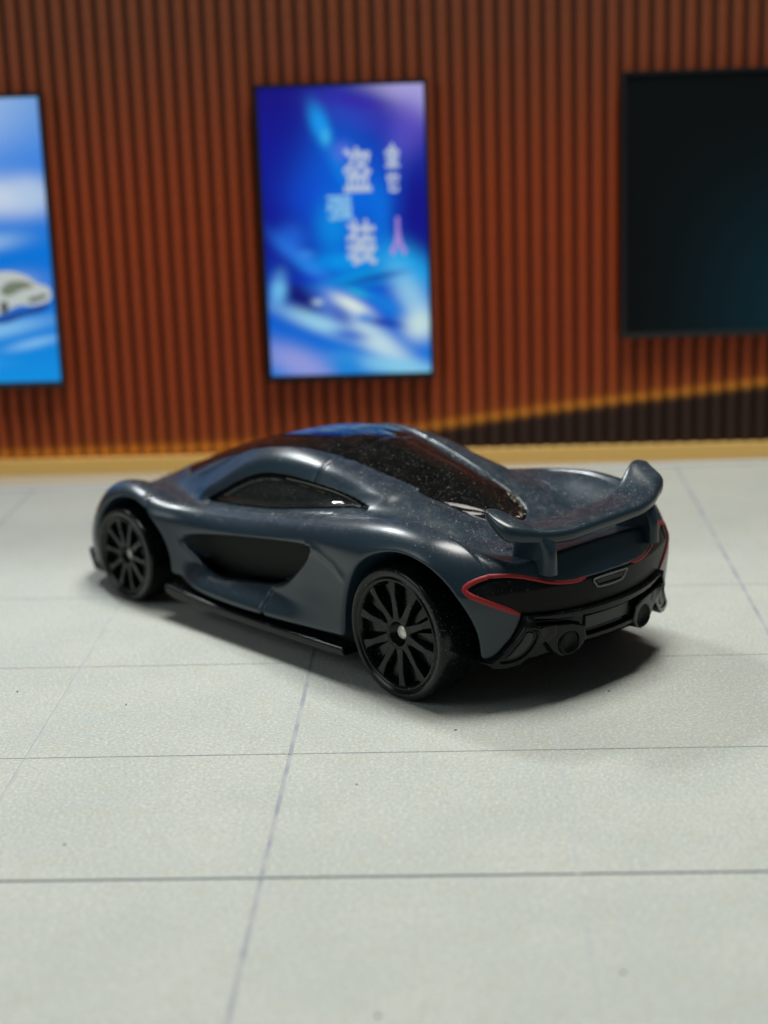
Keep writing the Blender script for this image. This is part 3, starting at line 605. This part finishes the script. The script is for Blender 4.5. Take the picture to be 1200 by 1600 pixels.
# ---- ribbons printed on the skin
def gradient(Fld, org, h, P, e=.12):
    g = np.stack([sample(Fld, org, h, P + e * d) - sample(Fld, org, h, P - e * d) for d in np.eye(3)], 1); return g / (np.linalg.norm(g, axis=1)[:, None] + 1e-9)
def onto(P, off, Fld=None, it=14, lock=None):
    Fld = fo.base if Fld is None else Fld; P = np.array(P, float)
    for _ in range(it): P = P - .8 * (sample(Fld, fo.org, H_, P) - off)[:, None] * gradient(Fld, fo.org, H_, P)
    return P
def hit_back(yz):
    """march forward from behind the car until the skin is met"""
    yz = np.asarray(yz, float); xs = np.arange(-13.8, 2, .05); out = []
    for y, z in yz:
        P = np.stack([xs, np.full_like(xs, y), np.full_like(xs, z)], 1); v = sample(fo.base, fo.org, H_, P); i = np.argmax(v < 0); out.append((xs[i], y, z))
    return np.array(out)
def ribbon(P, wid, off, name, mat, closed=False, thick=.10):
    P = np.asarray(P, float); N = gradient(fo.base, fo.org, H_, P); K = len(P)
    T = (np.roll(P, -1, 0) - np.roll(P, 1, 0)); 
    if not closed: T[0] = P[1] - P[0]; T[-1] = P[-1] - P[-2]
    T /= np.linalg.norm(T, axis=1)[:, None]; B = np.cross(N, T); wid = np.broadcast_to(wid, K)[:, None]
    V = []; cols = (-1, -.85, 0, .85, 1)
    L = [onto(P + B * wid * .5 * c, off if abs(c) < .9 else off - thick, it=6) for c in cols]
    V = np.stack(L, 1).reshape(-1, 3); m = len(cols); F = []
    for i in range(K if closed else K - 1):
        for j in range(m - 1): F.append((i*m+j, i*m+j+1, ((i+1) % K)*m+j+1, ((i+1) % K)*m+j))
    return mesh(name, V, F)
for s in (1, -1):
    c2 = curve(STRIPE, 6, closed=False); P = hit_back(np.c_[c2[:, 0], c2[:, 1]]); P = P * [1, s, 1]
    t_ = np.linspace(0, 1, len(P)); wd = (.33 if s > 0 else .24) + .16 * sstep(.35, .7, t_) - .25 * sstep(.94, 1, t_) - .15 * sstep(.06, 0, t_)
    link('tail_light', ribbon(P, wd, .035, 'tail_light', M['red'], thick=.05), M['red'], car)
bd = curve([(1.75, 10.2), (-1.95, 10.2), (-2.0, 9.95), (-1.35, 9.42), (1.3, 9.42), (1.8, 9.72)], 5); P = hit_back(bd)
link('badge_frame', ribbon(P, .16, .04, 'badge_frame', M['badge'], closed=True, thick=.06), M['badge'], car)
bd = curve([(1.45, 10.05), (-1.7, 10.05), (-1.7, 9.9), (-1.2, 9.55), (1.15, 9.55), (1.5, 9.75)], 5); P = hit_back(bd); P[:, 0] -= .02
V = list(P) + list(P + [.4, 0, 0]); n_ = len(P); link('badge_plate', mesh('badge_plate', V, [tuple(range(n_))] + [(i, (i+1) % n_, n_+(i+1) % n_, n_+i) for i in range(n_)], smooth=False), M['plastic'], car)
# ---- broken, tan-coloured edge of the clear plastic at the tail of the canopy
rg = np.random.RandomState(5); V = []; Fc = []
for k in range(34):
    tq = rg.rand(); x_ = -.6 + 5.2 * tq; y_ = -np.interp(x_, GLX[::-1], GLY[::-1]) + .12 + abs(rg.randn()) * .42
    an = rg.uniform(-.6, .9); ln_, wd_ = rg.uniform(.15, .5), rg.uniform(.03, .10); c_, s_ = math.cos(an), math.sin(an)
    q = np.array([(-ln_, 0), (-.2*ln_, wd_), (ln_, .3*wd_), (.3*ln_, -wd_)]); q = np.stack([x_ + q[:, 0]*c_ - q[:, 1]*s_, y_ + q[:, 0]*s_ + q[:, 1]*c_, np.full(4, 13.6)], 1)
    q = onto(q, -.06, it=20); tilt = rg.uniform(-.05, .08, 4); q[:, 2] += tilt; b_ = len(V); V += list(q); Fc.append((b_, b_+1, b_+2, b_+3))
canopy = [o for o in car.children if o.name.startswith('canopy_glass')][0]
ck = link('cracked_edge', mesh('cracked_edge', V, Fc, smooth=False), M['lens'], canopy); ck['kind'] = 'stuff'
# ---- rear bumper / diffuser (glossy black plastic, implicit too)
hb = .10; bx = np.arange(-13.5, -3.4, hb); by = np.arange(0, 13, hb); bz = np.arange(2.4, 9.2, hb)
B2, C2 = np.meshgrid(by, bz, indexing='ij'); BX = bx[:, None, None].astype(F32)
xs_ = xrear(B2, C2)                                              # skin of the tail
core = np.maximum((xs_[None] + .25 - BX), poly_sdf([(0, 7.95), (5.8, 8.0), (8.5, 8.2), (8.7, 7.3), (9.3, 6.2), (10.3, 5.1), (10.6, 4.5), (7.4, 4.2), (6.4, 4.4), (3.6, 4.5), (3, 5.0), (0, 5.2), (-3, 5.2), (-3, 7.95)], B2, C2)[None]).astype(F32)
ledge = np.maximum((xs_[None] - .42 - BX), poly_sdf([(0, 7.35), (3, 7.4), (5.8, 7.55), (8.3, 7.95), (8.75, 8.22), (5.8, 8.02), (3, 7.93), (0, 7.95), (-2, 7.9), (-2, 7.35)], B2, C2)[None]).astype(F32)
wing = poly_sdf([(8.75, 8.2), (8.95, 7.4), (9.5, 6.3), (10.4, 5.25), (11.5, 4.35), (11.2, 3.95), (10.2, 3.85), (9.0, 4.1), (8.0, 4.9), (7.0, 5.9), (6.3, 6.4), (6.3, 7.1), (8.0, 7.25), (8.2, 7.9)], B2, C2)
wingf = np.maximum((xs_[None] - .50 - .40 * np.exp(-((B2 - 8.2) / 1.0) ** 2 - ((C2 - 6.9) / .8) ** 2)[None] - BX), wing[None]).astype(F32)
trough = poly_sdf(curve([(8.9, 7.1), (8.2, 7.15), (7.7, 6.8), (7.75, 6.0), (8.3, 5.1), (9.1, 4.5), (10.2, 4.3), (10.8, 4.5), (10.2, 5.2), (9.3, 6.3)], 3), B2, C2)
wingf = smax(wingf, -np.maximum(trough[None] + .10, (BX - (xs_[None] - .30))).astype(F32), F32(.15))
shroud = poly_sdf([(8.2, 7.1), (6.6, 7.15), (4.6, 6.95), (3.3, 6.5), (3.0, 5.4), (3.6, 4.5), (4.6, 4.1), (5.6, 4.2), (6.3, 4.8), (7.0, 5.8)], B2, C2)
shf = np.maximum((xs_[None] - .50 - BX), shroud[None]).astype(F32)
shf = smax(shf, -np.maximum(np.sqrt((B2 - 4.75) ** 2 + (C2 - 5.25) ** 2)[None] - 1.0, BX + 10.6).astype(F32), F32(.12))
lip = np.maximum(np.maximum((xs_[None] - .30 - BX), np.abs(C2 - 5.25 - .0 * B2)[None] - .22), (B2 - 3.5)[None]).astype(F32)
lic = np.maximum(np.maximum((xs_[None] + .02 - BX), (B2 - 2.75)[None]), (np.abs(C2 - 6.5) - .62)[None]).astype(F32)
bum = core
for q, k in ((ledge, .3), (wingf, .25), (shf, .25), (lip, .25)): bum = smin(bum, q, F32(k))
bum = np.maximum(bum, (BX + 6.2 + 0 * bum)); 
field_obj('rear_bumper', bum, np.array([bx[0], 0, bz[0]]), hb, M['plastic'], car, mirror=True)
me = nets(lic, np.array([bx[0], 0, bz[0]]), hb, True)
bumper = [o for o in car.children if o.name.startswith('rear_bumper')][0]
lic2 = np.maximum(lic, BX + 10.0); link('number_plate_recess', mesh('number_plate_recess', *nets(lic2, np.array([bx[0], 0, bz[0]]), hb, True)), M['panelgrey'], bumper)
refl = np.maximum(np.maximum(xs_[None] - .42 - BX, trough[None] + .34), BX + 6.6).astype(F32)
for s in (1, -1):
    field_obj('corner_vent', refl, np.array([bx[0], 0, bz[0]]), hb, M['panelgrey'], bumper, side=s)
    V, Fc = lathe([(.0, -.52), (.84, -.54), (.91, -.70), (.97, -.74), (1.04, -.66), (1.04, 1.2)], 40)
    V = np.array([(-10.35 + y, s * 4.75 + x, 5.25 + z) for x, y, z in V]); link('exhaust_pipe', mesh('exhaust_pipe', V, Fc), M['pipe'], bumper)
# ---- chassis, skirts, splitter
poly = [(-8, 3.9), (-8, 2.9), (4, 2.3), (35, 2.3), (46, 2.1), (46, 3.9)]
V, Fc = prism([(-9.2, 4.6), (-8.5, 3.4), (-6.4, 2.6), (46, 2.2), (50, 2.4), (50, 5.6), (-9.2, 5.6)], -8.1, 8.1); ch = link('chassis', mesh('chassis', V, Fc, smooth=False), M['plastic'], car)
V, Fc = box(6.6, 32.6, -13.0, 13.0, 2.55, 4.3); link('floor_pan', mesh('floor_pan', V, Fc, smooth=False), M['matte'], car)
for s in (1, -1):
    V, Fc = prism([(6.3, 3.22), (6.0, 2.55), (8, 2.42), (20, 2.3), (31.6, 2.35), (33.0, 2.7), (33.2, 3.55), (31.5, 3.45), (25, 3.12), (15, 3.12)], s * 12.6, s * 14.95)
    if s < 0: Fc = [f[::-1] for f in Fc]
    bevel(link('side_skirt', mesh('side_skirt', V, Fc, smooth=False), M['plastic'], car), .018)
spl = [(44.5, 12.9), (47, 13.1), (49.4, 13.2), (51.2, 12.2), (52.8, 9.2), (54.4, 5), (54.8, 0), (54.4, -5), (52.8, -9.2), (51.2, -12.2), (49.4, -13.2), (47, -13.1), (44.5, -12.9)]
V, Fc = prism(spl, 1.5, 3.3, lambda p, y: (p[0] - (.9 if y < 2 else 0), p[1], y)); bevel(link('front_splitter', mesh('front_splitter', V, Fc, smooth=False), M['plastic'], car), .03)
# ---- wheel arch liners: added black shells for chassis black and shade in the wells
for (cx, cz), R in ((REAR_C, REAR_R), (FRONT_C, FRONT_R)):
    for s in (1, -1):
        V = []; Fc = []; n = 40
        for i in range(n + 1):
            a = math.radians(-2 + 184 * i / n); r = R + .02
            zt = lambda rr: (cx + rr * math.cos(a), cz + rr * math.sin(a))
            for y, rr in ((8.0, .5), (8.0, r - 2.1), (9.2, r - 1.55), (11.8, r - .8)): q = zt(rr); V.append((q[0], s * y, q[1]))
        for i in range(n):
            for j in range(3): Fc.append((i*4+j, i*4+j+1, i*4+5+j, i*4+4+j))
        link('wheel_arch_shade_liner', mesh('wheel_arch_shade_liner', V, Fc), M['matte'], car)
# ---- rear wing
WS = np.array([  # y, rear x, front x, z rear top, z front top, thickness
 [0, -11.3, -7.0, 15.45, 15.2, 1.5], [3, -11.3, -6.95, 15.45, 15.2, 1.5], [4.8, -11.2, -6.9, 15.45, 15.25, 1.5], [6, -10.9, -6.7, 15.5, 15.55, 1.5], [7.3, -10.4, -6.35, 15.6, 16.2, 1.5],
 [8.2, -9.95, -6.2, 15.8, 16.9, 1.55], [9.0, -9.6, -6.0, 15.95, 17.3, 1.6], [9.6, -9.25, -5.95, 16.1, 17.4, 1.6], [10.0, -8.95, -6.15, 16.1, 17.35, 1.5], [10.25, -8.6, -6.6, 16.0, 17.2, 1.1]])
yy = np.concatenate([np.linspace(0, 8.4, 19), np.linspace(8.6, 10.25, 11)]); S = crom(WS[:, 0], WS[:, 1:], yy)
yy = np.concatenate([-yy[::-1], yy[1:] * .95]); S = np.concatenate([S[::-1], S[1:]]); V = []; m = 28
for y, (xr_, xf_, zr_, zf_, th_) in zip(yy, S):
    cx_ = (xr_ + xf_) / 2; L_ = (xf_ - xr_) / 2
    for k in range(m):
        a = 2 * math.pi * k / m; ca, sa = math.cos(a), math.sin(a)
        u_ = math.copysign(abs(ca) ** .5, ca); v_ = math.copysign(abs(sa) ** .75, sa)
        u2 = (u_ + 1) / 2; th2 = th_ * (1 - .30 * u2)
        top_ = zr_ + (zf_ - zr_) * u2 - .10 * math.sin(math.pi * u2); V.append((cx_ + L_ * u_, y, top_ - th2 / 2 + v_ * th2 / 2 - .04 * y))
Fc = [(i*m+k, i*m+(k+1) % m, (i+1)*m+(k+1) % m, (i+1)*m+k) for i in range(len(yy) - 1) for k in range(m)]
Fc += [tuple(range(m))[::-1], tuple((len(yy)-1)*m+k for k in range(m))]
wg = link('rear_wing', mesh('rear_wing', V, Fc), M['paint'], car)
for s in (1, -1):
    V = []; Fc = []; m = 20
    lv = [(11.45, -11.1, -6.3, .70), (12.0, -11.1, -6.5, .62), (12.8, -11.1, -6.6, .60), (13.6, -11.0, -6.7, .64), (14.2, -10.7, -6.8, .72), (14.7, -10.4, -7.1, .80)]
    for z, x0, x1, hw in lv:
        for k in range(m):
            a = 2*math.pi*k/m; ca, sa = math.cos(a), math.sin(a)
            V.append(((x0+x1)/2 + (x1-x0)/2*math.copysign(abs(ca)**.4, ca), s*6.5 + hw*math.copysign(abs(sa)**.5, sa), z))
    Fc = [(i*m+k, i*m+(k+1) % m, (i+1)*m+(k+1) % m, (i+1)*m+k) for i in range(len(lv)-1) for k in range(m)]
    link('wing_strut', mesh('wing_strut', V, Fc), M['paint'], wg)
# ---- wheels: one black moulding each, ten spokes round a recessed hub with the metal axle end
def make_wheel(R, W, src=None):
    k = R / 5.8
    wh = link('wheel', mesh('wheel', *lathe([(2.2*k, -W), (R - .5, -W), (R - .12, -W + .25), (R, -W + .7), (R, -.7), (R - .015, -.34), (R - .07, -.14), (R - .17, -.04), (R - .30, 0), (R - .74, 0), (R - .80, -.16), (R - .86, -.16), (R - .92, -.03), (R - 1.02, .02), (R - 1.14, -.04), (R - 1.26, -.16), (R - 1.34, -.45), (R - 1.42, -1.5), (1.2*k, -1.55)], 128)), M['wheelplastic'], car)
    ri = R - 1.28
    for i in range(10):
        a = math.radians(12 + 36 * i); V = []; hw0, hw1 = .34*k, .27*k
        prof = [(1.3*k, hw0 + .05), (1.9*k, hw0), (ri*.75, hw1), (ri + .12, hw1 + .16)]
        for r, hw in prof:
            dz = -.30 if r < 1.2*k else (-.26 if r < 2 else -.16)
            for t_, y_ in ((-hw - .07, -1.5), (-hw, dz - .05), (-hw + .06, dz), (hw - .06, dz), (hw, dz - .05), (hw + .07, -1.5)):
                V.append((r*math.cos(a) - t_*math.sin(a), y_, r*math.sin(a) + t_*math.cos(a)))
        Fc = [(i_*6+j, i_*6+j+1, (i_+1)*6+j+1, (i_+1)*6+j) for i_ in range(3) for j in range(5)]
        link('spoke', mesh('spoke', V, Fc, smooth=False), M['wheelplastic'], wh)
        # darker vane seen deeper between the spokes
    V, Fc = lathe([(1.58*k, -1.5), (1.54*k, -.40), (1.44*k, -.30), (1.12*k, -.27), (1.02*k, -.33), (.96*k, -1.3), (0, -1.32)], 48)
    hub = link('hub', mesh('hub', V, Fc), M['wheelplastic'], wh)
    V, Fc = lathe([(.60, -1.35), (.60, -.86), (.52, -.76), (.0, -.73)], 24); link('axle_pin', mesh('axle_pin', V, Fc), M['pin'], hub)
    vp = []; vf = []
    for i in range(10):
        a0 = math.radians(12 + 36*i + 13); a1 = a0 + math.radians(13); b = len(vp)
        for r in (1.1*k, R - 1.5):
            for a in (a0, a1): vp.append((r*math.cos(a), -1.52, r*math.sin(a))); vp.append((r*math.cos(a), -.85, r*math.sin(a)))
        vf += [(b+1, b+3, b+7, b+5), (b, b+1, b+5, b+4), (b+2, b+6, b+7, b+3), (b+4, b+5, b+7, b+6)]
    vanes = link('inner_vanes', mesh('inner_vanes', vp, vf, smooth=False), M['wheelplastic'], wh)
    return wh
for x_, R, W, rot in ((0, 5.80, 4.2, 0), (41, 4.83, 3.6, 9)):
    w0 = make_wheel(R, W)
    for s in (1, -1):
        if s == 1: wq = w0
        else:
            wq = w0.copy(); COL.objects.link(wq)
            for c in list(w0.children):
                cc = c.copy(); COL.objects.link(cc); cc.parent = wq
                for c3 in list(c.children): c4 = c3.copy(); COL.objects.link(c4); c4.parent = wq
        wq.location = (x_ / 10, 1.43 if s > 0 else -1.27, R / 10); wq.rotation_euler = (0, math.radians(rot), 0 if s > 0 else math.pi)
